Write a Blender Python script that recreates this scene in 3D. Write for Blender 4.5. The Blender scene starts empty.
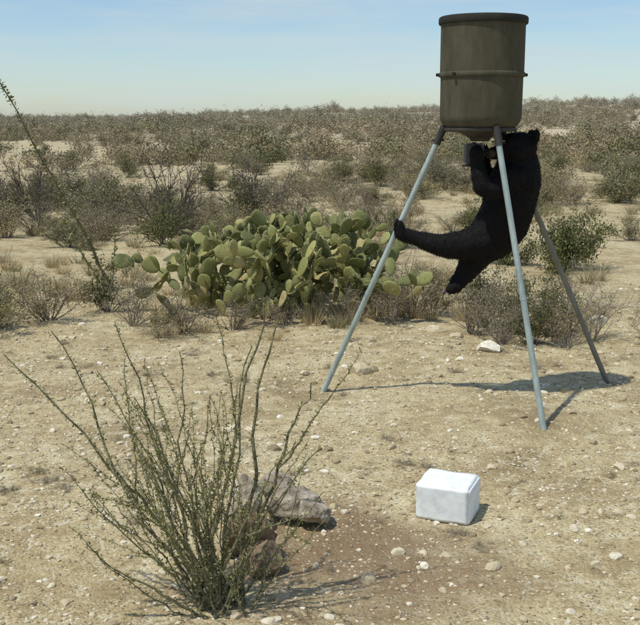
import bpy, bmesh, math, random
import numpy as np
from mathutils import Vector, Matrix, noise as mn

rad = math.radians
scene = bpy.context.scene
scene.view_settings.view_transform = 'Standard'
scene.view_settings.look = 'None'
scene.view_settings.exposure = 0
COL = scene.collection

# ------------------------------------------------------------------ terrain
def sstep(a, b, v):
    t = np.clip((v - a) / (b - a), 0, 1)
    return t * t * (3 - 2 * t)

def terrain(x, y):
    x = np.asarray(x, float); y = np.asarray(y, float)
    r = np.hypot(x, y)
    h = 0.018*np.sin(x*1.9+y*.7+.4)+0.015*np.sin(y*2.3-x*1.1)+0.010*np.sin(x*4.3+1.3)*np.sin(y*3.9)
    h = h+.006*np.sin(x*11+y*5)*np.sin(y*9-x*4)+.004*np.sin(x*23-y*13)*np.sin(y*19+x*8)
    h = h + sstep(12, 40, r)*(0.18*np.sin(x*.23+1.)+0.15*np.sin(y*.19+x*.07))
    b = np.where(y > 1, x/np.maximum(y, 1), np.sign(x)*.5)
    far = np.interp(b, [-.6, -.32, -.2, -.1, 0, .12, .2, .32, .6], [1.3, 1.3, 1.8, 2.9, 3.3, 3.4, 5.2, 6.9, 8.0])
    h = h + far*sstep(50, 320, r) + sstep(90, 300, r)*(.5*np.sin(x*.041+.5)+.4*np.sin(y*.05+x*.02))
    h = h - sstep(380, 1500, r)*14
    return h
def tz(x, y): return float(terrain(x, y))

# ------------------------------------------------------------------ mesh builder
class MB:
    def __init__(s): s.v=[]; s.f=[]; s.m=[]; s.n=0
    def add(s, verts, faces, mat=0):
        verts = np.asarray(verts, float); n=s.n
        s.v.append(verts)
        s.f.append([[i+n for i in f] for f in faces])
        s.m.extend([mat]*len(faces)); s.n += len(verts)
    def tube(s, pts, radii, sides=4, mat=0):
        P=np.asarray(pts,float); k=len(P)
        T=np.gradient(P,axis=0); T/=np.linalg.norm(T,axis=1)[:,None]+1e-9
        ref=np.array([.31,.17,.93]) if abs(T[0][2])<.8 else np.array([.9,.3,.1])
        A=np.cross(T,ref); A/=np.linalg.norm(A,axis=1)[:,None]+1e-9
        B=np.cross(T,A)
        an=np.arange(sides)*2*math.pi/sides
        R=np.asarray(radii,float)[:,None,None]
        V=P[:,None,:]+R*(A[:,None,:]*np.cos(an)[None,:,None]+B[:,None,:]*np.sin(an)[None,:,None])
        F=[]
        for i in range(k-1):
            for j in range(sides):
                a=i*sides+j; b=i*sides+(j+1)%sides
                F.append([a,b,b+sides,a+sides])
        F.append(list(range(sides))[::-1]); F.append([(k-1)*sides+j for j in range(sides)])
        s.add(V.reshape(-1,3),F,mat)
    def leaves(s, C, L, W, rng, mat=1, dirs=None):
        C=np.asarray(C,float); n=len(C)
        if n==0: return
        U=rng.normal(size=(n,3)) if dirs is None else np.asarray(dirs,float)+rng.normal(size=(n,3))*.3
        U/=np.linalg.norm(U,axis=1)[:,None]
        Q=rng.normal(size=(n,3)); Q=np.cross(U,Q); Q/=np.linalg.norm(Q,axis=1)[:,None]+1e-9
        l=L*rng.uniform(.6,1.3,(n,1)); w=W*rng.uniform(.6,1.3,(n,1))
        V=np.stack([C-U*l,C+Q*w,C+U*l,C-Q*w],1).reshape(-1,3)
        base=s.n
        s.v.append(V); s.f.append((np.arange(n*4).reshape(n,4)+base).tolist()); s.m.extend([mat]*n); s.n+=4*n
    def blades(s, C, D, W, rng, mat=0):
        C=np.asarray(C,float); n=len(C); D=np.asarray(D,float)
        Q=np.cross(D,rng.normal(size=(n,3))); Q/=np.linalg.norm(Q,axis=1)[:,None]+1e-9
        V=np.stack([C-Q*W,C+Q*W,C+D],1).reshape(-1,3)
        base=s.n
        s.v.append(V); s.f.append((np.arange(n*3).reshape(n,3)+base).tolist()); s.m.extend([mat]*n); s.n+=3*n
    def mesh(s,name,mats,smooth=False):
        me=bpy.data.meshes.new(name)
        F=[f for g in s.f for f in g]
        me.from_pydata(np.concatenate(s.v),[],F)
        for m in mats: me.materials.append(m)
        me.polygons.foreach_set('material_index',s.m)
        if smooth: me.polygons.foreach_set('use_smooth',[True]*len(F))
        me.update()
        return me
def obj(name,me,parent=None,loc=(0,0,0)):
    o=bpy.data.objects.new(name,me); COL.objects.link(o); o.location=loc
    if parent: o.parent=parent
    return o
def empty(name,loc=(0,0,0)):
    o=bpy.data.objects.new(name,None); COL.objects.link(o); o.location=loc; o.empty_display_size=.2
    return o

# ------------------------------------------------------------------ materials
def newmat(name, rough=.9, spec=.2):
    m=bpy.data.materials.new(name); m.use_nodes=True
    nt=m.node_tree; b=nt.nodes['Principled BSDF']
    b.inputs['Roughness'].default_value=rough
    b.inputs['Specular IOR Level'].default_value=spec
    return m,nt,b
def N(nt,t,**kw):
    n=nt.nodes.new(t)
    for k,v in kw.items(): setattr(n,k,v)
    return n
def ramp(nt,fac,stops,interp='LINEAR'):
    r=N(nt,'ShaderNodeValToRGB'); r.color_ramp.interpolation=interp
    el=r.color_ramp.elements
    while len(el)<len(stops): el.new(.5)
    for e,(p,c) in zip(el,stops): e.position=p; e.color=(*c,1)
    nt.links.new(fac,r.inputs['Fac']); return r.outputs['Color']
def mix(nt,fac,a,b,mode='MIX'):
    n=N(nt,'ShaderNodeMix',data_type='RGBA',blend_type=mode)
    for s,v in ((0,fac),(6,a),(7,b)):
        if isinstance(v,(int,float)): n.inputs[s].default_value=v
        elif isinstance(v,tuple): n.inputs[s].default_value=(*v,1)
        else: nt.links.new(v,n.inputs[s])
    return n.outputs[2]
def noise(nt,vec,scale,detail=4,rough=.55):
    n=N(nt,'ShaderNodeTexNoise'); n.inputs['Scale'].default_value=scale
    n.inputs['Detail'].default_value=detail; n.inputs['Roughness'].default_value=rough
    nt.links.new(vec,n.inputs['Vector']); return n.outputs['Fac']
def math_(nt,op,a,b=None,clamp=False):
    n=N(nt,'ShaderNodeMath',operation=op); n.use_clamp=clamp
    for i,v in enumerate((a,b)):
        if v is None: continue
        if isinstance(v,(int,float)): n.inputs[i].default_value=v
        else: nt.links.new(v,n.inputs[i])
    return n.outputs[0]
def maprange(nt,v,a,b,c=0,d=1):
    n=N(nt,'ShaderNodeMapRange'); nt.links.new(v,n.inputs[0])
    for i,x in enumerate((a,b,c,d)): n.inputs[i+1].default_value=x
    return n.outputs[0]
def bump(nt,b,h,dist,strength=1):
    n=N(nt,'ShaderNodeBump'); n.inputs['Distance'].default_value=dist; n.inputs['Strength'].default_value=strength
    nt.links.new(h,n.inputs['Height']); nt.links.new(n.outputs[0],b.inputs['Normal'])

def foliage_mat(name, cols, haze_tint=(.34,.31,.245), objvar=True):
    m,nt,b=newmat(name,.85,.12)
    g=N(nt,'ShaderNodeNewGeometry')
    c1=ramp(nt,g.outputs['Random Per Island'],[(i/(len(cols)-1),c) for i,c in enumerate(cols)])
    if objvar:
        oi=N(nt,'ShaderNodeObjectInfo')
        c2=ramp(nt,oi.outputs['Random'],[(0,(.66,.68,.56)),(.35,(.98,.97,.93)),(.65,(1.15,1.06,.92)),(.85,(1.35,1.24,1.05)),(1,(.8,.83,.62))])
        c1=mix(nt,1.0,c1,c2,'MULTIPLY')
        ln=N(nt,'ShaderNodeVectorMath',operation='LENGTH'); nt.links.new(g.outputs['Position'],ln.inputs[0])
        c1=mix(nt,maprange(nt,ln.outputs['Value'],15,200,0,.7),c1,haze_tint)  # distance haze painted into the leaf colour, stronger farther out
    nt.links.new(c1,b.inputs['Base Color'])
    return m
def bark_mat(name,c1,c2,scale=30,simple=False):
    m,nt,b=newmat(name,.9,.12)
    if simple:
        oi=N(nt,'ShaderNodeObjectInfo'); nt.links.new(ramp(nt,oi.outputs['Random'],[(0,c1),(1,c2)]),b.inputs['Base Color']); return m
    tc=N(nt,'ShaderNodeTexCoord')
    f=noise(nt,tc.outputs['Object'],scale,4)
    nt.links.new(ramp(nt,f,[(.35,c1),(.65,c2)]),b.inputs['Base Color'])
    bump(nt,b,f,.004,.6)
    return m

M_bark=bark_mat('grey_bark',(.15,.13,.10),(.28,.245,.195),simple=True)
M_barkdark=bark_mat('dark_twig_bark',(.10,.085,.065),(.20,.17,.13),simple=True)
M_ocostem=bark_mat('ocotillo_stem',(.09,.088,.048),(.25,.225,.135),60)
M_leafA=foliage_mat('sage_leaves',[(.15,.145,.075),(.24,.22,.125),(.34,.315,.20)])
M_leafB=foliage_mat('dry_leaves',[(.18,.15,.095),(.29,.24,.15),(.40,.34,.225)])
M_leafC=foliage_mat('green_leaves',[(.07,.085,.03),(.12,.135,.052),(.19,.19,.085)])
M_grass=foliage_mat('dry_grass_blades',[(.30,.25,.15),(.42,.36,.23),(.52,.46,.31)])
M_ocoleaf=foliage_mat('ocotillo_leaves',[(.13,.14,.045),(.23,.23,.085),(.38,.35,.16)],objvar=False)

def ground_material():
    m,nt,b=newmat('caliche_soil',.95,.1)
    g=N(nt,'ShaderNodeNewGeometry'); P=g.outputs['Position']
    n1=noise(nt,P,1.1,5,.62); n2=noise(nt,P,8,5,.70); n3=noise(nt,P,60,3,.7)
    c=ramp(nt,n1,[(.30,(.30,.225,.12)),(.44,(.47,.375,.205)),(.56,(.58,.485,.28)),(.72,(.65,.57,.375))])
    c=mix(nt,maprange(nt,n2,.53,.66,0,.72),c,(.29,.215,.115))
    c=mix(nt,maprange(nt,n2,.47,.36,0,.7),c,(.73,.66,.46))
    c=mix(nt,maprange(nt,n3,.5,.64,0,.6),c,(.25,.18,.095))
    c=mix(nt,maprange(nt,n3,.42,.33,0,.5),c,(.76,.69,.50))
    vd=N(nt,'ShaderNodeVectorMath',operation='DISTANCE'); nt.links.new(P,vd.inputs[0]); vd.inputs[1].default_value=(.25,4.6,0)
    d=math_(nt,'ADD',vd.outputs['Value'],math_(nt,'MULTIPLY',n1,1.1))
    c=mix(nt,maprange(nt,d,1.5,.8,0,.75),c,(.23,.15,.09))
    v=N(nt,'ShaderNodeTexVoronoi'); v.inputs['Scale'].default_value=40; nt.links.new(P,v.inputs['Vector'])
    sep=N(nt,'ShaderNodeSeparateColor'); nt.links.new(v.outputs['Color'],sep.inputs[0])
    on=math_(nt,'GREATER_THAN',sep.outputs[1],.45)
    mask=math_(nt,'MULTIPLY',maprange(nt,v.outputs['Distance'],.34,.26),on)
    pc=ramp(nt,sep.outputs[0],[(0,(.22,.165,.10)),(.35,(.44,.36,.22)),(.75,(.62,.54,.37)),(.9,(.80,.75,.60))])
    c=mix(nt,math_(nt,'MULTIPLY',mask,.8),c,pc)
    hs=math_(nt,'MULTIPLY',math_(nt,'SUBTRACT',.34,v.outputs['Distance']),on)
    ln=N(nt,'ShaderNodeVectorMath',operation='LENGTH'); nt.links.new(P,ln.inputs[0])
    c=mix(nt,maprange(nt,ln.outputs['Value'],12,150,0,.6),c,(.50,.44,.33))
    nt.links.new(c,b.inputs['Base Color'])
    h=math_(nt,'ADD',math_(nt,'MULTIPLY',n2,1.3),math_(nt,'MAXIMUM',hs,0))
    h=math_(nt,'ADD',h,math_(nt,'MULTIPLY',n3,.45))
    bump(nt,b,h,.036,1.)
    return m
M_ground=ground_material()

ang=np.concatenate([np.radians(np.arange(55,125,.3)),np.radians(np.arange(125,415,5.))])
rr=np.concatenate([[.3],np.geomspace(1.2,1600,460)])
A,R=np.meshgrid(ang,rr)
X=R*np.cos(A); Y=R*np.sin(A); Z=terrain(X,Y)
na=len(ang); nr=len(rr)
V=np.stack([X,Y,Z],-1).reshape(-1,3)
ii=np.arange(nr-1)[:,None]*na; jj=np.arange(na)[None,:]; j2=(jj+1)%na
F=np.stack([ii+jj,ii+na+jj,ii+na+j2,ii+j2],-1).reshape(-1,4)
fl=F.tolist(); fl.append(list(range(na)))
me=bpy.data.meshes.new('ground'); me.from_pydata(V,[],fl); me.materials.append(M_ground)
me.polygons.foreach_set('use_smooth',[True]*len(me.polygons)); me.update()
obj('ground',me)

# ------------------------------------------------------------------ gravel & rocks
def stone_mat(name,stops):
    m,nt,b=newmat(name,.9,.15)
    g=N(nt,'ShaderNodeNewGeometry')
    c=ramp(nt,g.outputs['Random Per Island'],stops)
    f=noise(nt,g.outputs['Position'],40,3)
    c=mix(nt,maprange(nt,f,.4,.65,0,.5),c,(.38,.305,.19))
    nt.links.new(c,b.inputs['Base Color']); bump(nt,b,f,.006,.7)
    return m
M_gravel=stone_mat('limestone_gravel',[(0,(.20,.155,.095)),(.25,(.40,.325,.205)),(.6,(.56,.48,.32)),(.85,(.66,.59,.44)),(1,(.82,.78,.66))])
def ico(level):
    bm=bmesh.new(); bmesh.ops.create_icosphere(bm,subdivisions=level,radius=1)
    v=np.array([x.co[:] for x in bm.verts]); f=[[a.index for a in p.verts] for p in bm.faces]; bm.free(); return v,f
I1=ico(1); I2=ico(2); I4=ico(4)
rng=np.random.default_rng(5)
mb=MB()
def pebble(x,y,s,rng):
    v,f=I2 if s>.022 else I1
    sc=np.array([1,rng.uniform(.6,1),rng.uniform(.35,.7)])
    w=v*sc*(1+rng.normal(size=(len(v),1))*(.13 if len(v)<20 else .07))
    if s>.012:
        for k in range(3):
            n=rng.normal(size=3); n/=np.linalg.norm(n); d=w@n; lim=rng.uniform(.4,.7)
            w=w-np.outer(np.maximum(d-lim,0),n)
    a=rng.uniform(0,6.28); ca,sa=math.cos(a),math.sin(a)
    w=w@np.array([[ca,sa,0],[-sa,ca,0],[0,0,1]])*s
    mb.add(w+np.array([x,y,tz(x,y)+s*.08]),f,0)
for i in range(21000):
    y=3.2*(13/3.2)**rng.random(); x=rng.uniform(-1,1)*(y*.40+.7)
    if mn.noise(Vector((x*.8,y*.8,3)))<-.12 and rng.random()<.65: continue
    s=.0055*math.exp(abs(rng.normal())*.58)*(1+.055*y)
    pebble(x,y,min(s,.038),rng)
for i in range(60):
    y=3.9*(20/3.9)**rng.random(); x=rng.uniform(-1,1)*(y*.42+.8)
    pebble(x,y,rng.uniform(.025,.055),rng)
for (x,y,s) in [(.33,8.2,.12),(.45,8.25,.07),(-.12,7.2,.055),(1.35,9.6,.10),(-.62,6.7,.06),(-.5,6.7,.05),(1.55,9.1,.14),(2.9,10.2,.12),(-1.9,5.0,.05),(1.15,9.9,.09),(3.0,7.0,.06),(-.85,7.6,.06),(2.05,12.4,.16),(-.3,6.2,.05),(.1,6.0,.04)]:
    pebble(x,y,s,rng)
obj('gravel',mb.mesh('gravel',[M_gravel]))

def rock(name,loc,size,seed,cols,rot=0):
    m,nt,b=newmat(name+'_stone',.9,.2)
    tc=N(nt,'ShaderNodeTexCoord'); f=noise(nt,tc.outputs['Object'],9,7,.65); f2=noise(nt,tc.outputs['Object'],45,4)
    c=ramp(nt,f,[(.35,cols[0]),(.5,cols[1]),(.66,cols[2])]); c=mix(nt,maprange(nt,f2,.5,.7,0,.5),c,cols[0])
    nt.links.new(c,b.inputs['Base Color']); bump(nt,b,f,.03,.8)
    v,fc=I4; r=np.random.default_rng(seed); w=v.copy()
    for k in range(9):
        n=r.normal(size=3); n/=np.linalg.norm(n); d=w@n; lim=r.uniform(.5,.8)
        w=w-np.outer(np.maximum(d-lim,0),n)
    w=np.array([p*(1+.13*mn.noise(Vector(p*2.2+seed))+.05*mn.noise(Vector(p*7+seed))) for p in w])
    w*=np.array(size)
    q=MB(); q.add(w,fc,0)
    o=obj(name,q.mesh(name,[m],False),loc=loc); o.rotation_euler=(0,0,rot); return o
GR=((.16,.13,.095),(.36,.31,.235),(.56,.50,.40)); WH=((.28,.23,.16),(.52,.45,.34),(.70,.65,.54)); BR=((.11,.08,.05),(.23,.165,.10),(.36,.275,.185))
rock('rock',(-.13,5.12,.07),(.17,.13,.11),3,GR,.4)
rock('rock',(-.04,5.02,.055),(.11,.10,.085),14,GR,1.4)
rock('rock',(-.24,5.2,.09),(.11,.10,.12),8,GR,.2)
rock('rock',(-.41,4.92,.13),(.12,.11,.17),21,WH,.9)
rock('rock',(-.36,4.62,.11),(.16,.13,.19),31,BR,.3)
rock('rock',(-.28,4.42,.05),(.13,.10,.10),35,BR,1.3)

# ------------------------------------------------------------------ shrubs
def wander(p0,d0,L,n,jit,up,rng):
    p=np.array(p0,float); d=np.array(d0,float); d/=np.linalg.norm(d); pts=[p.copy()]
    for i in range(n):
        d=d+rng.normal(size=3)*jit+np.array([0,0,up]); d/=np.linalg.norm(d)
        p=p+d*L/n; pts.append(p.copy())
    return np.array(pts),d
def shrub_mesh(name,seed,R=1.,H=1.,stems=16,twigs=7,leaves=3500,leaf=.018,mats=None,thick=.012,spread=.05,levels=2):
    rng=np.random.default_rng(seed); q=MB(); tips=[]
    for s in range(stems):
        a=rng.uniform(0,6.283); lean=rng.uniform(.05,1.0)
        d=np.array([math.cos(a)*lean*R/H,math.sin(a)*lean*R/H,1-.45*lean]); L=rng.uniform(.6,1.05)*math.hypot(R*lean,H*(1-.3*lean))
        pts,dd=wander([math.cos(a)*.08*R*rng.random(),math.sin(a)*.08*R*rng.random(),-.03],d,L,6,.16,.03,rng)
        q.tube(pts,np.linspace(thick,thick*.3,7),4,0)
        for t in range(twigs):
            k=rng.integers(2,7); d2=dd+rng.normal(size=3)*.65; d2[2]=abs(d2[2])*.6+.05
            p2,d3=wander(pts[k],d2,L*rng.uniform(.2,.42),4,.22,.03,rng)
            q.tube(p2,np.linspace(thick*.42,thick*.15,5),3,0)
            tips.append(p2)
            for u in range(levels):
                k2=rng.integers(1,5); p3,_=wander(p2[k2],d3+rng.normal(size=3)*.8,L*rng.uniform(.1,.22),3,.25,.02,rng)
                q.tube(p3,np.linspace(thick*.22,thick*.1,4),3,0); tips.append(p3)
    if leaves:
        w=rng.uniform(.2,1.,len(tips))**1.5; w/=w.sum()
        T=rng.choice(len(tips),leaves,p=w); C=[]
        for t in T:
            tp=tips[t]; k=rng.integers(0,len(tp)-1); f=rng.random(); C.append(tp[k]*(1-f)+tp[k+1]*f)
        C=np.array(C)+rng.normal(size=(leaves,3))*spread*np.array([1,1,.7])
        C[:,2]=np.maximum(C[:,2],.01)
        q.leaves(C,leaf,leaf*.45,rng,1)
    return q.mesh(name,mats)
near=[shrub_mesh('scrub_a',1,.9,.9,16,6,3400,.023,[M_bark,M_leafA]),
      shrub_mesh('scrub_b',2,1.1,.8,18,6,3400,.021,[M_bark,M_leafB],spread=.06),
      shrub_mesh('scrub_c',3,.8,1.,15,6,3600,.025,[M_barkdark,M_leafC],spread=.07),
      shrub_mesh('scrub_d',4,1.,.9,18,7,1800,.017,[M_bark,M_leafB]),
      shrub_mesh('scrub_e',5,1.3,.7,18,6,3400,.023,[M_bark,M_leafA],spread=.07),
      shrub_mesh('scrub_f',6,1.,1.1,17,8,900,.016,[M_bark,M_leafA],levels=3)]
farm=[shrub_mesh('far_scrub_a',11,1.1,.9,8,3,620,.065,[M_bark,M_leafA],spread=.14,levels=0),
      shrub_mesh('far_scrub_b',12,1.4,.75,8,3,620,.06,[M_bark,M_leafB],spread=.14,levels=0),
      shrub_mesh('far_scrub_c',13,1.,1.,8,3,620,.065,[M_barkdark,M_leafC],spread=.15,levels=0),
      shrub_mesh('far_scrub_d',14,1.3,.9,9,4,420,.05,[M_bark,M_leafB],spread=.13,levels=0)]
def tuft(name,seed,n=90,h=.28):
    rng=np.random.default_rng(seed); q=MB(); a=rng.uniform(0,6.28,n); r=rng.random(n)*.07
    C=np.stack([np.cos(a)*r,np.sin(a)*r,np.zeros(n)-.01],1)
    D=np.stack([np.cos(a)*rng.uniform(.0,.8,n),np.sin(a)*rng.uniform(0,.8,n),rng.uniform(.4,1,n)],1)*h
    q.blades(C,D,.0035,rng,0); return q.mesh(name,[M_grass])
tufts=[tuft('grass_tuft_a',1),tuft('grass_tuft_b',2,60,.2),tuft('grass_tuft_c',3,140,.33)]

scrub=empty('desert_brush'); grass=empty('dry_grass')
R_=random.Random(11)
def put(par,me,x,y,s,sz=None,name='clump'):
    o=bpy.data.objects.new(name,me); COL.objects.link(o); o.parent=par
    o.location=(x,y,tz(x,y)-.02); o.rotation_euler=(0,0,R_.uniform(0,6.28)); o.scale=(s,s,sz if sz else s*R_.uniform(.8,1.1))
def clear(x,y):
    if y<10.6: return True
    if -2.2<x<1.2 and y<12.8: return True
    if x>1.9 and x<9 and y<16.5 and not (y>15.2 and x<3.): return True
    if ((x-5.6)/3.0)**2+((y-20.)/1.9)**2<1: return True
    if ((x+5.0)/1.6)**2+((y-15.5)/1.4)**2<1: return True
    if ((x-9)/5)**2+((y-33.)/3.5)**2<1: return True
    if ((x+9)/4)**2+((y-36.)/2.)**2<1: return True
    return False
cnt=0
for (y0,y1,dens,smin,smax,meshes,ww) in [(10.6,20,1.0,.35,.8,near,.46),(20,40,.50,.5,1.05,near,.42),(40,90,.22,.7,1.5,farm,.40),(90,200,.085,1.1,2.1,farm,.38),(200,420,.027,1.4,2.8,farm,.37)]:
    n=int(dens*ww*(y1*y1-y0*y0)+dens*5*(y1-y0))
    for i in range(n):
        y=math.sqrt(R_.uniform(y0*y0,y1*y1)); x=R_.uniform(-1,1)*(y*ww+2.5)
        if clear(x,y): continue
        c=mn.noise(Vector((x*.09,y*.07,1.7)))
        if c<-.10 and R_.random()<.75: continue
        w=[1.3,1.3,.6,1.3,1.1,1.3] if meshes is near else [1.3,1.2,.5,1.2]
        put(scrub,R_.choices(meshes,w)[0],x,y,R_.uniform(smin,smax)*(1+.35*c)); cnt+=1
for i in range(1400):
    y=8.6*(60/8.6)**R_.random(); x=R_.uniform(-1,1)*(y*.42+1.5)
    c=mn.noise(Vector((x*.25,y*.2,7)))
    if c<-.05 and R_.random()<.8: continue
    if x>1.9 and 10.<y<16. and R_.random()<.8: continue
    if y<10.4 and not(-2.6<x<.4 and y>9.3) and R_.random()<.9: continue
    put(grass,R_.choice(tufts),x,y,R_.uniform(.6,1.3),name='tuft')
for i in range(90):
    y=4+R_.random()*5.5; x=R_.uniform(-1,1)*(y*.36); put(grass,tufts[1],x,y,R_.uniform(.15,.4),name='tuft')
for i in range(60):
    y=4.3+R_.random()*5.5; x=R_.uniform(-1,1)*(y*.36); put(scrub,near[R_.choice([1,3,5])],x,y,R_.uniform(.06,.15),R_.uniform(.03,.08),'low_weed')
for (x,y) in [(-1.75,5.4),(-1.6,5.5),(-1.45,5.35),(-1.95,5.55),(-.9,8.2),(.75,4.9),(.55,5.9),(-1.2,8.9),(1.9,5.6)]:
    put(scrub,near[3],x,y,.16,.06,'low_weed')
print('scrub',cnt)

def P_(name,me,x,y,s,sz=None,rot=0):
    o=obj(name,me,loc=(x,y,tz(x,y)-.01)); o.scale=(s,s,sz if sz else s); o.rotation_euler=(0,0,rot); return o
P_('desert_shrub',near[0],-3.25,9.9,.55,.6,.3); P_('desert_shrub',near[1],-2.85,10.3,.6,.62,1.3); P_('desert_shrub',near[4],-3.7,10.4,.6,.7,2.)
P_('desert_shrub',near[2],-2.35,10.9,.45,.55,2.); P_('desert_shrub',near[5],-1.95,10.2,.5,.62,4.); P_('desert_shrub',near[3],-1.4,10.0,.5,.45,5.); P_('desert_shrub',near[3],-.9,10.1,.45,.4,1.)
P_('desert_shrub',near[1],-1.6,9.75,.35,.3,3.); P_('desert_shrub',near[3],.75,10.3,.5,.6,1.7); P_('desert_shrub',near[5],1.0,10.8,.55,.75,2.2)
P_('desert_shrub',near[3],-.35,10.2,.42,.38,3.3); P_('desert_shrub',near[5],.2,10.3,.42,.45,4.3)
P_('desert_shrub',near[0],1.25,10.9,.5,.62,2.6)
P_('desert_shrub',near[5],1.75,9.35,.5,.62,.4); P_('desert_shrub',near[2],2.05,9.3,.36,.55,1.9); P_('desert_shrub',near[3],2.35,9.25,.45,.62,3.1)
P_('desert_shrub',near[5],2.65,9.5,.45,.6,5.); P_('desert_shrub',near[2],2.25,9.7,.42,.6,4.4); P_('desert_shrub',near[3],1.5,9.8,.5,.68,5.4)
P_('desert_shrub',near[0],1.95,9.9,.5,.75,1.4); P_('desert_shrub',near[5],2.5,9.9,.5,.7,2.4); P_('desert_shrub',near[2],1.65,10.1,.45,.8,.4)
P_('desert_shrub',near[5],3.15,9.4,.35,.5,2.5); P_('desert_shrub',near[0],3.45,9.7,.4,.5,.5)
dense=shrub_mesh('green_bush',21,1.,.8,22,8,7000,.028,[M_barkdark,M_leafC],spread=.08)
P_('green_bush',dense,3.5,14.2,.78,.95,.3); P_('green_bush',dense,2.75,14.7,.5,.85,2.3)
gy=shrub_mesh('grey_bush',22,1.,.9,22,8,6000,.026,[M_bark,M_leafA],spread=.07)
P_('grey_bush',gy,7.7,26,1.1,1.2,1.); P_('grey_bush',gy,6.2,28,1.0,1.2,2.); P_('grey_bush',gy,5.2,24,.9,1.,4.)
bare=shrub_mesh('bare_mesquite',33,1.,1.,18,10,500,.014,[M_barkdark,M_leafB],thick=.016,levels=4)
P_('mesquite_shrub',bare,-2.75,18.2,1.05,1.6,.4); P_('mesquite_shrub',bare,-1.4,21.,1.1,1.4,2.4); P_('mesquite_shrub',bare,-6.2,22.,1.1,1.5,4.4)

# ------------------------------------------------------------------ prickly pear
def cactus():
    m,nt,b=newmat('prickly_pear_skin',.6,.2)
    g=N(nt,'ShaderNodeNewGeometry')
    c=ramp(nt,g.outputs['Random Per Island'],[(0,(.10,.115,.04)),(.3,(.165,.18,.06)),(.6,(.24,.245,.085)),(.87,(.35,.335,.125)),(1,(.42,.34,.16))])
    f=noise(nt,g.outputs['Position'],7,4)
    c=mix(nt,maprange(nt,f,.5,.72,0,.55),c,(.30,.25,.12))
    v=N(nt,'ShaderNodeTexVoronoi'); v.inputs['Scale'].default_value=30; nt.links.new(g.outputs['Position'],v.inputs['Vector'])
    sp=maprange(nt,v.outputs['Distance'],.22,.12)
    c=mix(nt,math_(nt,'MULTIPLY',sp,.6),c,(.11,.08,.035)); nt.links.new(c,b.inputs['Base Color']); bump(nt,b,math_(nt,'ADD',sp,f),.006,.7)
    M_sp,_,bs=newmat('cactus_spine',.6,.2); bs.inputs['Base Color'].default_value=(.55,.48,.33,1)
    nth,nph=8,12; T=[];Fc=[]
    for i in range(1,nth):
        th=math.pi*i/nth; z=.5-.5*math.cos(th)
        for j in range(nph):
            ph=2*math.pi*j/nph; w=math.sin(th)*(.27+.19*z); T.append([w*math.cos(ph),.065*math.sin(th)**.7*math.sin(ph),z])
    nb=len(T); T.append([0,0,0]); T.append([0,0,1]); T=np.array(T)
    for i in range(nth-2):
        for j in range(nph):
            a=i*nph+j; c2=i*nph+(j+1)%nph; Fc.append([a,c2,c2+nph,a+nph])
    for j in range(nph):
        Fc.append([nb,(j+1)%nph,j]); Fc.append([nb+1,(nth-2)*nph+j,(nth-2)*nph+(j+1)%nph])
    rng=np.random.default_rng(78); q=MB(); total=0
    def hmax(x,y):
        return np.interp(x,[-1.6,-1.25,-.8,-.3,.1,.45,.9,1.25],[.62,.80,.92,1.08,1.26,1.42,1.15,.85])*(1-.10*abs(y))
    def add_pad(p,up,nrm,L):
        nrm=nrm-up*np.dot(nrm,up); nrm/=np.linalg.norm(nrm); side=np.cross(up,nrm)
        W=T*L*np.array([rng.uniform(.7,1.15),1,1])
        bend=(W[:,2]/L)**2*L*rng.normal()*.10+(W[:,0]/L)**2*L*rng.normal()*.35
        V=p+W[:,0:1]*side+(W[:,1:2]+bend[:,None])*nrm+W[:,2:3]*up
        q.add(V,Fc,0)
        k=22; t=rng.uniform(.15,1,k); s_=rng.uniform(-1,1,k); wid=np.sin(np.arccos(np.clip(1-2*t,-1,1)))*(.30+.17*t)*.9
        sg=rng.choice([-1,1],k)
        C=p+(s_*wid*L)[:,None]*side+(sg*.04*L)[:,None]*nrm+(t*L)[:,None]*up
        D=(sg[:,None]*nrm*.7+rng.normal(size=(k,3))*.5)*.035
        q.blades(C,D,.0012,rng,1)
        return side
    def grow(p,up,nrm,L,depth,cap,lim):
        nonlocal total
        if cap[0]<=0: return
        cap[0]-=1
        side=add_pad(p,up,nrm,L); total+=1
        if depth<=0: return
        kids=rng.choice([1,2,3],p=[.36,.42,.22])
        for k in range(kids):
            an=rng.uniform(-1.1,1.1); tip=p+up*L*(.55+.42*math.cos(an))+side*L*.42*math.sin(an)
            d=up*math.cos(an*.9)+side*math.sin(an*.9)+rng.normal(size=3)*.34+np.array([0,0,.3]); d/=np.linalg.norm(d)
            L2=rng.uniform(.12,.235)
            if tip[2]+d[2]*L2>hmax(tip[0],tip[1])*lim: continue
            n2=nrm+rng.normal(size=3)*.85
            grow(tip-d*.01,d,n2,L2,depth-1,cap,lim)
    for i in range(84):
        a=rng.uniform(0,6.283); r=math.sqrt(rng.random()); x=r*math.cos(a)*1.16+.0; y=r*math.sin(a)*.8
        out=np.array([x*.12,y*.3,1.])+rng.normal(size=3)*.22; out/=np.linalg.norm(out)
        grow(np.array([x,y,-.03]),out,rng.normal(size=3)*np.array([.8,1,.15])+np.array([-.2,-.3,0]),rng.uniform(.18,.25),7,[11],rng.uniform(.72,1.08))
    obj('prickly_pear_cactus',q.mesh('prickly_pear_cactus',[m,M_sp],True),loc=(-.46,11.25,tz(-.4,11.2)))
    print('pads',total)
cactus()

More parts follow.
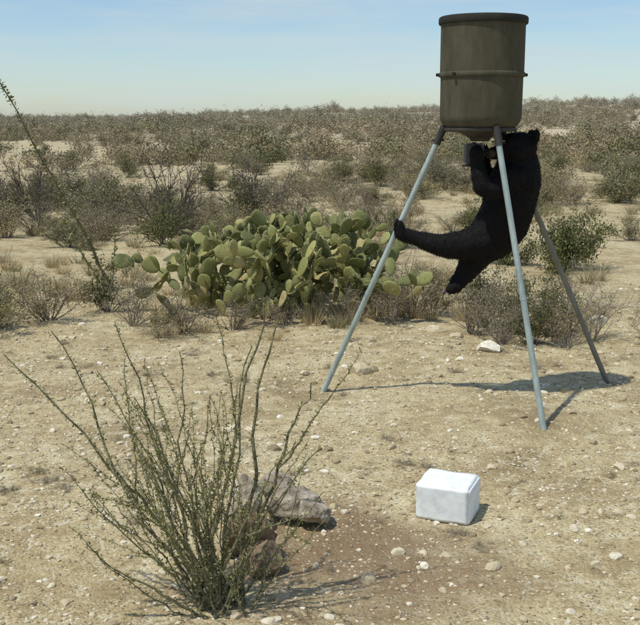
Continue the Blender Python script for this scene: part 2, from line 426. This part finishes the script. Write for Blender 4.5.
# ------------------------------------------------------------------ ocotillos
def ocotillo(name,base,tips,seed,r0=.012,leafn=70,fork=.35,leaf=.013,wob=.010):
    rng=np.random.default_rng(seed); q=MB(); b=np.array([0.,0.,-.04])
    def stem(p0,p1,r,up):
        L=np.linalg.norm(p1-p0); n=16; t=np.linspace(0,1,n+1)[:,None]
        mid=(p0+p1)/2+np.array([0,0,up*L])+rng.normal(size=3)*.04*L
        pts=(1-t)**2*p0+2*t*(1-t)*mid+t*t*p1
        w=np.cumsum(rng.normal(size=(n+1,3))*wob*L,axis=0); w-=t*w[-1]; pts=pts+w
        q.tube(pts,r*(1-.75*t[:,0])*rng.uniform(.88,1.12,n+1),6,0)
        k=int(leafn*L)
        f=rng.uniform(.12,1,k)*n; i=np.minimum(f.astype(int),n-1); fr=(f-i)[:,None]
        C=pts[i]*(1-fr)+pts[i+1]*fr; off=rng.normal(size=(k,3)); off/=np.linalg.norm(off,axis=1)[:,None]
        q.leaves(C+off*(r*.6+leaf*.8),leaf,leaf*.42,rng,1,dirs=off+np.array([0,0,.4]))
        k2=int(90*L); f=rng.uniform(.05,1,k2)*n; i=np.minimum(f.astype(int),n-1); fr=(f-i)[:,None]
        off=rng.normal(size=(k2,3)); off/=np.linalg.norm(off,axis=1)[:,None]
        q.blades(pts[i]*(1-fr)+pts[i+1]*fr,off*.026,.0012,rng,0)
        return pts
    for (x,y,z,rr) in tips:
        p1=np.array([x,y,z])-np.array(base); p0=b+rng.normal(size=3)*np.array([.05,.05,0])
        pts=stem(p0,p1,r0*rr,rng.uniform(-.10,.02) if fork else 0)
        for _ in range(3):
            if rng.random()<fork:
                k=rng.integers(5,12); d=(p1-p0)*rng.uniform(.15,.40)+rng.normal(size=3)*.12; d[2]=abs(d[2])
                stem(pts[k],pts[k]+d,r0*rr*.5,-.03)
    return obj(name,q.mesh(name,[M_ocostem,M_ocoleaf]),loc=base)
b0=(-.42,4.05,tz(-.42,4.05))
tips=[(-1.33,4.1,1.13,1.),(-1.14,4.15,1.22,1.),(-.88,4.2,1.25,.9),(-.24,4.15,1.37,1.2),(-.17,4.05,1.30,1.2),(-.04,4.2,.98,1.1),(.0,4.15,.70,.9),
      (-.97,3.9,.37,.8),(-.1,3.95,.80,.9),(-.30,4.3,1.12,.9),(-1.0,4.35,1.0,.8),(-.75,3.9,1.0,.8),(-.62,4.3,1.1,.8)]
rg=np.random.default_rng(4)
for i in range(38):
    u=rg.uniform(-1.08,-.38); tips.append((u,4.05+rg.uniform(-.35,.4),rg.uniform(.45,1.08)*(1-.25*abs(u+.75)),rg.uniform(.28,.5)))
for i in range(6):
    tips.append((rg.uniform(-.4,.05),4.05+rg.uniform(-.3,.3),rg.uniform(.35,.8),rg.uniform(.4,.6)))
ocotillo('ocotillo_plant',b0,tips,9,.0102,leafn=115,leaf=.0088,fork=.45)
b1=(-2.62,12.5,tz(-2.62,12.5))
ocotillo('ocotillo_plant',b1,[(-4.0,12.,3.05,1.),(-3.2,12.4,.9,.6),(-2.6,12.6,.8,.6)],12,.022,leafn=105,fork=0,leaf=.028,wob=.003)

# ------------------------------------------------------------------ feeder
def lathe(name,prof,mat,parent,seg=64,loc=(0,0,0)):
    q=MB(); an=np.arange(seg)*2*math.pi/seg; V=[];F=[]
    for r,z in prof: V+= [[r*math.cos(a),r*math.sin(a),z] for a in an]
    for i in range(len(prof)-1):
        for j in range(seg):
            a=i*seg+j;b=i*seg+(j+1)%seg; F.append([a,b,b+seg,a+seg])
    F.append(list(range(seg))[::-1]); F.append([(len(prof)-1)*seg+j for j in range(seg)])
    q.add(V,F,0); me=q.mesh(name,[mat]); 
    me.polygons.foreach_set('use_smooth',[len(p.vertices)==4 for p in me.polygons])
    o=obj(name,me,parent,loc)
    md=o.modifiers.new('es','EDGE_SPLIT'); md.split_angle=rad(35)
    return o
def paint(name,c1,c2,rough=.6,metal=0,spec=.3):
    m,nt,b=newmat(name,rough,spec); b.inputs['Metallic'].default_value=metal
    tc=N(nt,'ShaderNodeTexCoord')
    mp=N(nt,'ShaderNodeMapping'); mp.inputs['Scale'].default_value=(1,1,.3); nt.links.new(tc.outputs['Object'],mp.inputs[0])
    f=noise(nt,mp.outputs[0],9,6,.7); f2=noise(nt,tc.outputs['Object'],60,4,.7)
    c=ramp(nt,f,[(.35,c1),(.68,c2)]); c=mix(nt,maprange(nt,f2,.5,.72,0,.5),c,c1)
    nt.links.new(c,b.inputs['Base Color']); bump(nt,b,f2,.0015,.5)
    nt.links.new(maprange(nt,f,.3,.7,rough-.12,min(1,rough+.2)),b.inputs['Roughness'])
    return m
M_drum=paint('drum_paint',(.064,.058,.038),(.112,.102,.070),.8,spec=.12)
M_lid=paint('lid_paint',(.025,.024,.021),(.045,.042,.036),.75,spec=.15)
M_galv=paint('galvanised_pipe',(.28,.34,.32),(.50,.57,.54),.5,.35)
M_galv_shaded=paint('shaded_pipe',(.16,.16,.14),(.27,.26,.23),.6,.3)  # darker copy of the pipe: back leg's shade put into its colour
M_frame=paint('frame_steel',(.03,.028,.025),(.07,.06,.05),.6)
M_box=paint('grey_plastic',(.06,.06,.056),(.11,.11,.10),.5)
cx,cy=1.15,7.30
fd=empty('game_feeder',(cx,cy,0))
prof=[(.235,2.045),(.262,2.06),(.279,2.085),(.288,2.11),(.290,2.13),(.291,2.395),(.303,2.40),(.306,2.408),(.306,2.420),(.303,2.428),(.296,2.432),(.296,2.745),(.298,2.76)]
lathe('barrel',prof,M_drum,fd)
lathe('lid',[(.298,2.757),(.309,2.759),(.313,2.767),(.313,2.798),(.307,2.808),(.298,2.812),(.290,2.806),(.20,2.812),(.05,2.818)],M_lid,fd)
q=MB()
for a in (0,math.pi,2.2,3.9):
    c,s=math.cos(a),math.sin(a); q.tube([(c*.300,s*.300,2.414),(c*.325,s*.325,2.414)],[.012,.012],6,0)
obj('band_lugs',q.mesh('band_lugs',[M_lid]),fd)
q=MB(); n=48
q.tube([(math.cos(2*math.pi*i/n)*.245,math.sin(2*math.pi*i/n)*.245,2.035) for i in range(n+1)],[.017]*(n+1),8,0)
def rel(p): return np.array(p,float)-np.array([cx,cy,0])
legs=[((.885,7.33,2.03),(.016,7.73)),((1.225,7.05,2.03),(1.53,6.54)),((1.34,7.50,2.03),(2.36,7.90))]
for t,_ in legs:
    q.tube([rel(t),(0,0,2.03)],[.016,.016],6,0)
obj('support_frame',q.mesh('support_frame',[M_frame]),fd)
lathe('funnel',[(.24,2.055),(.075,1.97),(.07,1.955),(.06,1.95)],M_frame,fd,32)
bm=bmesh.new(); bmesh.ops.create_cube(bm,size=1); bmesh.ops.scale(bm,vec=(.13,.13,.15),verts=bm.verts); bmesh.ops.translate(bm,vec=(-.04,0,1.86),verts=bm.verts)
bmesh.ops.bevel(bm,geom=bm.edges[:],offset=.012,segments=2,affect='EDGES')
mm=bpy.data.meshes.new('control_box'); bm.to_mesh(mm); bm.free(); mm.materials.append(M_box); obj('control_box',mm,fd)
lathe('spinner_plate',[(.01,1.782),(.08,1.77),(.085,1.775),(.085,1.78),(.01,1.79)],M_frame,fd,24,(-.04,0,0))
for i,(t,(fx,fy)) in enumerate(legs):
    mt_=M_galv_shaded if i==2 else M_galv
    q=MB(); t=np.array(t); f=np.array([fx,fy,tz(fx,fy)-.03]); d=(f-t)/np.linalg.norm(f-t)
    q.tube([rel(t+d*.08),rel(f)],[.0215,.0215],14,0)
    q.tube([rel(f-d*.95),rel(f-d*.92)],[.0235,.0235],14,0)
    me=q.mesh('leg_%d'%(i+1),[mt_],True); o=obj('leg_%d'%(i+1),me,fd); o.modifiers.new('e','EDGE_SPLIT')
    q=MB(); q.tube([rel(t-d*.03),rel(t+d*.11)],[.027,.027],14,0)
    q.tube([rel(t+d*.08)+np.array([-.045,0,0]),rel(t+d*.08)+np.array([.045,0,0])],[.008,.008],6,0)
    o=obj('leg_socket_%d'%(i+1),q.mesh('leg_socket_%d'%(i+1),[M_frame],True),fd); o.modifiers.new('e','EDGE_SPLIT')

# ------------------------------------------------------------------ salt block
def saltblock():
    bm=bmesh.new(); bmesh.ops.create_cube(bm,size=1)
    bmesh.ops.scale(bm,vec=(.30,.25,.212),verts=bm.verts)
    bmesh.ops.bevel(bm,geom=bm.edges[:],offset=.012,segments=3,affect='EDGES')
    bmesh.ops.subdivide_edges(bm,edges=[e for e in bm.edges if e.calc_length()>.05],cuts=14,use_grid_fill=True)
    for v in bm.verts:
        p=v.co; d=.003*mn.noise(p*14)+.0015*mn.noise(p*45)
        v.co=p*(1+d*6)
        if p.z>.085: v.co.z+=.004*mn.noise(p*12)
    me=bpy.data.meshes.new('salt_block'); bm.to_mesh(me); bm.free()
    m,nt,b=newmat('pressed_salt',.8,.2)
    tc=N(nt,'ShaderNodeTexCoord'); f=noise(nt,tc.outputs['Object'],16,6,.6)
    c=ramp(nt,f,[(.3,(.66,.70,.69)),(.55,(.82,.85,.84))])
    sp=N(nt,'ShaderNodeSeparateXYZ'); nt.links.new(tc.outputs['Object'],sp.inputs[0])
    lo=math_(nt,'ADD',sp.outputs['Z'],math_(nt,'MULTIPLY',f,.03))
    c=mix(nt,maprange(nt,lo,-.065,-.098,0,.65),c,(.45,.36,.24))
    nt.links.new(c,b.inputs['Base Color']); bump(nt,b,f,.004,.45)
    me.materials.append(m); me.polygons.foreach_set('use_smooth',[True]*len(me.polygons))
    o=obj('salt_block',me,loc=(.705,5.21,tz(.70,5.2)+.10)); o.rotation_euler=(rad(1),0,math.atan2(-.10,.244))
saltblock()

# ------------------------------------------------------------------ bear
def bear():
    bm=bmesh.new(); 
    def ball(p,r,s=(1,1,1),rot=None,sub=3):
        mtx=Matrix.Translation(Vector(p))
        if rot is not None: mtx=mtx@rot
        mtx=mtx@Matrix.Diagonal((r*s[0],r*s[1],r*s[2],1)); bmesh.ops.create_icosphere(bm,subdivisions=sub,radius=1,matrix=mtx)
    def chain(pts):
        for (a,ra),(b,rb) in zip(pts[:-1],pts[1:]):
            a=np.array(a);b=np.array(b); L=np.linalg.norm(b-a); n=max(2,int(L/(.22*min(ra,rb)))+1)
            for i in range(n+1):
                t=i/n; ball(a+(b-a)*t,ra+(rb-ra)*t,sub=2)
    chain([((1.46,7.42,1.86),.125),((1.455,7.42,1.76),.165),((1.435,7.42,1.64),.195),((1.40,7.43,1.50),.205),((1.37,7.44,1.37),.200),((1.30,7.45,1.26),.185),((1.22,7.46,1.18),.155)])
    H=np.array([1.45,7.36,1.905])
    ball(H,.118,(1.08,.95,.92)); ball(H+[-.05,-.01,.015],.092)
    chain([(H+[-.08,-.01,-.02],.072),(H+[-.15,-.015,-.035],.056),(H+[-.205,-.02,-.045],.044)])
    ball(H+[-.03,-.07,-.04],.06); ball(H+[-.03,.07,-.04],.06)
    for sy in (-1,1):
        e=H+[.10,sy*.085,.078]; ball(e,.052,(.55,1,1.05))
    chain([((1.38,7.28,1.68),.110),((1.24,7.22,1.61),.082),((1.16,7.20,1.63),.068),((1.13,7.21,1.75),.056),((1.12,7.23,1.83),.048)])
    ball((1.115,7.22,1.86),.056,(.9,.9,1.2))
    chain([((1.39,7.54,1.66),.110),((1.28,7.60,1.64),.085),((1.22,7.58,1.72),.07),((1.21,7.50,1.82),.055)]); ball((1.20,7.46,1.86),.06)
    chain([((1.22,7.42,1.22),.150),((1.10,7.40,1.19),.120),((.93,7.41,1.18),.092),((.86,7.415,1.19),.076),((.74,7.43,1.225),.060),((.65,7.445,1.25),.054)])
    chain([((.65,7.44,1.24),.052),((.60,7.43,1.27),.050),((.585,7.42,1.33),.042)])
    chain([((1.22,7.52,1.18),.150),((1.17,7.50,1.08),.118),((1.12,7.48,.99),.085),((1.07,7.47,.93),.066),((1.03,7.46,.895),.058)])
    chain([((1.06,7.47,.90),.06),((1.02,7.44,.865),.052),((.985,7.42,.85),.042)])
    ball((1.36,7.50,1.12),.04,(1,1,1.3))
    me=bpy.data.meshes.new('black_bear'); bm.to_mesh(me); bm.free()
    o=obj('black_bear',me)
    md=o.modifiers.new('r','REMESH'); md.mode='VOXEL'; md.voxel_size=.011
    sm=o.modifiers.new('s','SMOOTH'); sm.factor=.6; sm.iterations=9
    dg=bpy.context.evaluated_depsgraph_get(); dg.update()
    m2=bpy.data.meshes.new_from_object(o.evaluated_get(dg)); o.modifiers.clear(); o.data=m2
    for v in m2.vertices:
        v.co+=v.normal*(.008*mn.noise(v.co*9)+.003*mn.noise(v.co*30))
    m2.polygons.foreach_set('use_smooth',[True]*len(m2.polygons))
    m,nt,b=newmat('bear_coat',.8,.15); b.inputs['Base Color'].default_value=(.008,.007,.007,1)
    mf,nf,bf=newmat('bear_fur',.65,.2)
    g=N(nf,'ShaderNodeNewGeometry'); nf.links.new(ramp(nf,g.outputs['Random Per Island'],[(0,(.004,.004,.004)),(.7,(.009,.008,.008)),(1,(.020,.016,.014))]),bf.inputs['Base Color'])
    m2.materials.clear(); m2.materials.append(m)
    rng=np.random.default_rng(3); n=len(m2.polygons)
    Cc=np.empty(n*3); m2.polygons.foreach_get('center',Cc); Cc=Cc.reshape(-1,3)
    Nn=np.empty(n*3); m2.polygons.foreach_get('normal',Nn); Nn=Nn.reshape(-1,3)
    k=min(60000,n*2); I=rng.integers(0,n,k); C=Cc[I]+rng.normal(size=(k,3))*.004; Nr=Nn[I]
    g_=np.array([0,0,-1.]); tang=g_-Nr*(Nr@g_)[:,None]
    D=Nr*.28+tang*.9+rng.normal(size=(k,3))*.10; D/=np.linalg.norm(D,axis=1)[:,None]
    face=(np.linalg.norm(C-(H+[-.12,0,-.02]),axis=1)<.13)
    ln=rng.uniform(.009,.021,k); ln[face]*=.4
    q=MB(); q.blades(C-Nr*.003,D*ln[:,None],.0016,rng,0)
    obj('fur',q.mesh('fur',[mf]),o)
    mt,_,bt=newmat('tan_muzzle',.8,.2); bt.inputs['Base Color'].default_value=(.07,.045,.028,1)
    mk,_,bk=newmat('nose_and_claws',.3,.5); bk.inputs['Base Color'].default_value=(.012,.011,.010,1)
    q=MB(); v,f=I2
    q.add(v*[.022,.026,.019]+(H+[-.248,-.02,-.035]),f,0)
    for sy in (-1,1): q.add(v*.011+(H+[-.118,sy*.062,.028]),f,0)
    def claws(c,dirv,side):
        for j in range(5):
            p=np.array(c)+np.array(side)*(j-2)*.02; d=np.array(dirv)
            q.tube([p,p+d*.022+[0,0,-.002],p+d*.040+[0,0,-.012]],[.006,.0045,.001],6,0)
    claws((.572,7.42,1.36),(-.5,.1,.8),(.3,.9,.1)); claws((.955,7.41,.84),(-.8,-.1,-.5),(.1,.9,0))
    claws((1.10,7.20,1.92),(-.3,0,.9),(.3,.9,0)); claws((1.19,7.43,1.91),(-.3,-.2,.9),(.9,.2,0))
    obj('nose_eyes_claws',q.mesh('nose_eyes_claws',[mk],True),o)
    q=MB(); q.add(v*[.05,.047,.040]+(H+[-.205,-.02,-.045]),f,0); obj('muzzle',q.mesh('muzzle',[mt],True),o)
bear()

# ------------------------------------------------------------------ light, sky, camera
el=rad(64); sh=Vector((.82,.57)).normalized()
tosun=Vector((-sh.x*math.cos(el),-sh.y*math.cos(el),math.sin(el)))
L=bpy.data.lights.new('sun','SUN'); L.energy=3.5; L.angle=rad(.9); L.color=(1,.965,.88)
lo=obj('sun',L,loc=(-20,-20,40)); lo.rotation_euler=tosun.to_track_quat('Z','Y').to_euler()
w=bpy.data.worlds.new('World'); scene.world=w; w.use_nodes=True; nt=w.node_tree
bg=nt.nodes['Background']; sky=N(nt,'ShaderNodeTexSky',sky_type='NISHITA'); sky.sun_disc=False
sky.sun_elevation=el; sky.sun_rotation=math.atan2(tosun.x,tosun.y); sky.altitude=300; sky.air_density=1.; sky.dust_density=.6; sky.ozone_density=2.5
tc=N(nt,'ShaderNodeTexCoord'); mp=N(nt,'ShaderNodeMapping'); mp.inputs['Scale'].default_value=(1.3,1.3,12); mp.inputs['Rotation'].default_value=(0,rad(-5),0)
nt.links.new(tc.outputs['Generated'],mp.inputs[0])
f=noise(nt,mp.outputs[0],3.2,6,.6)
c=mix(nt,1.,sky.outputs[0],(.86,.92,.96),'MULTIPLY')
c=mix(nt,maprange(nt,f,.42,.66,0,.55),c,(4.6,5.3,5.5))
nt.links.new(c,bg.inputs['Color']); bg.inputs['Strength'].default_value=.13
cam=bpy.data.cameras.new('camera'); cam.sensor_width=36; cam.lens=56.25; cam.clip_start=.05; cam.clip_end=5000
co=obj('camera',cam,loc=(0,0,2.1)); co.rotation_euler=(rad(90-10.9),0,0); scene.camera=co
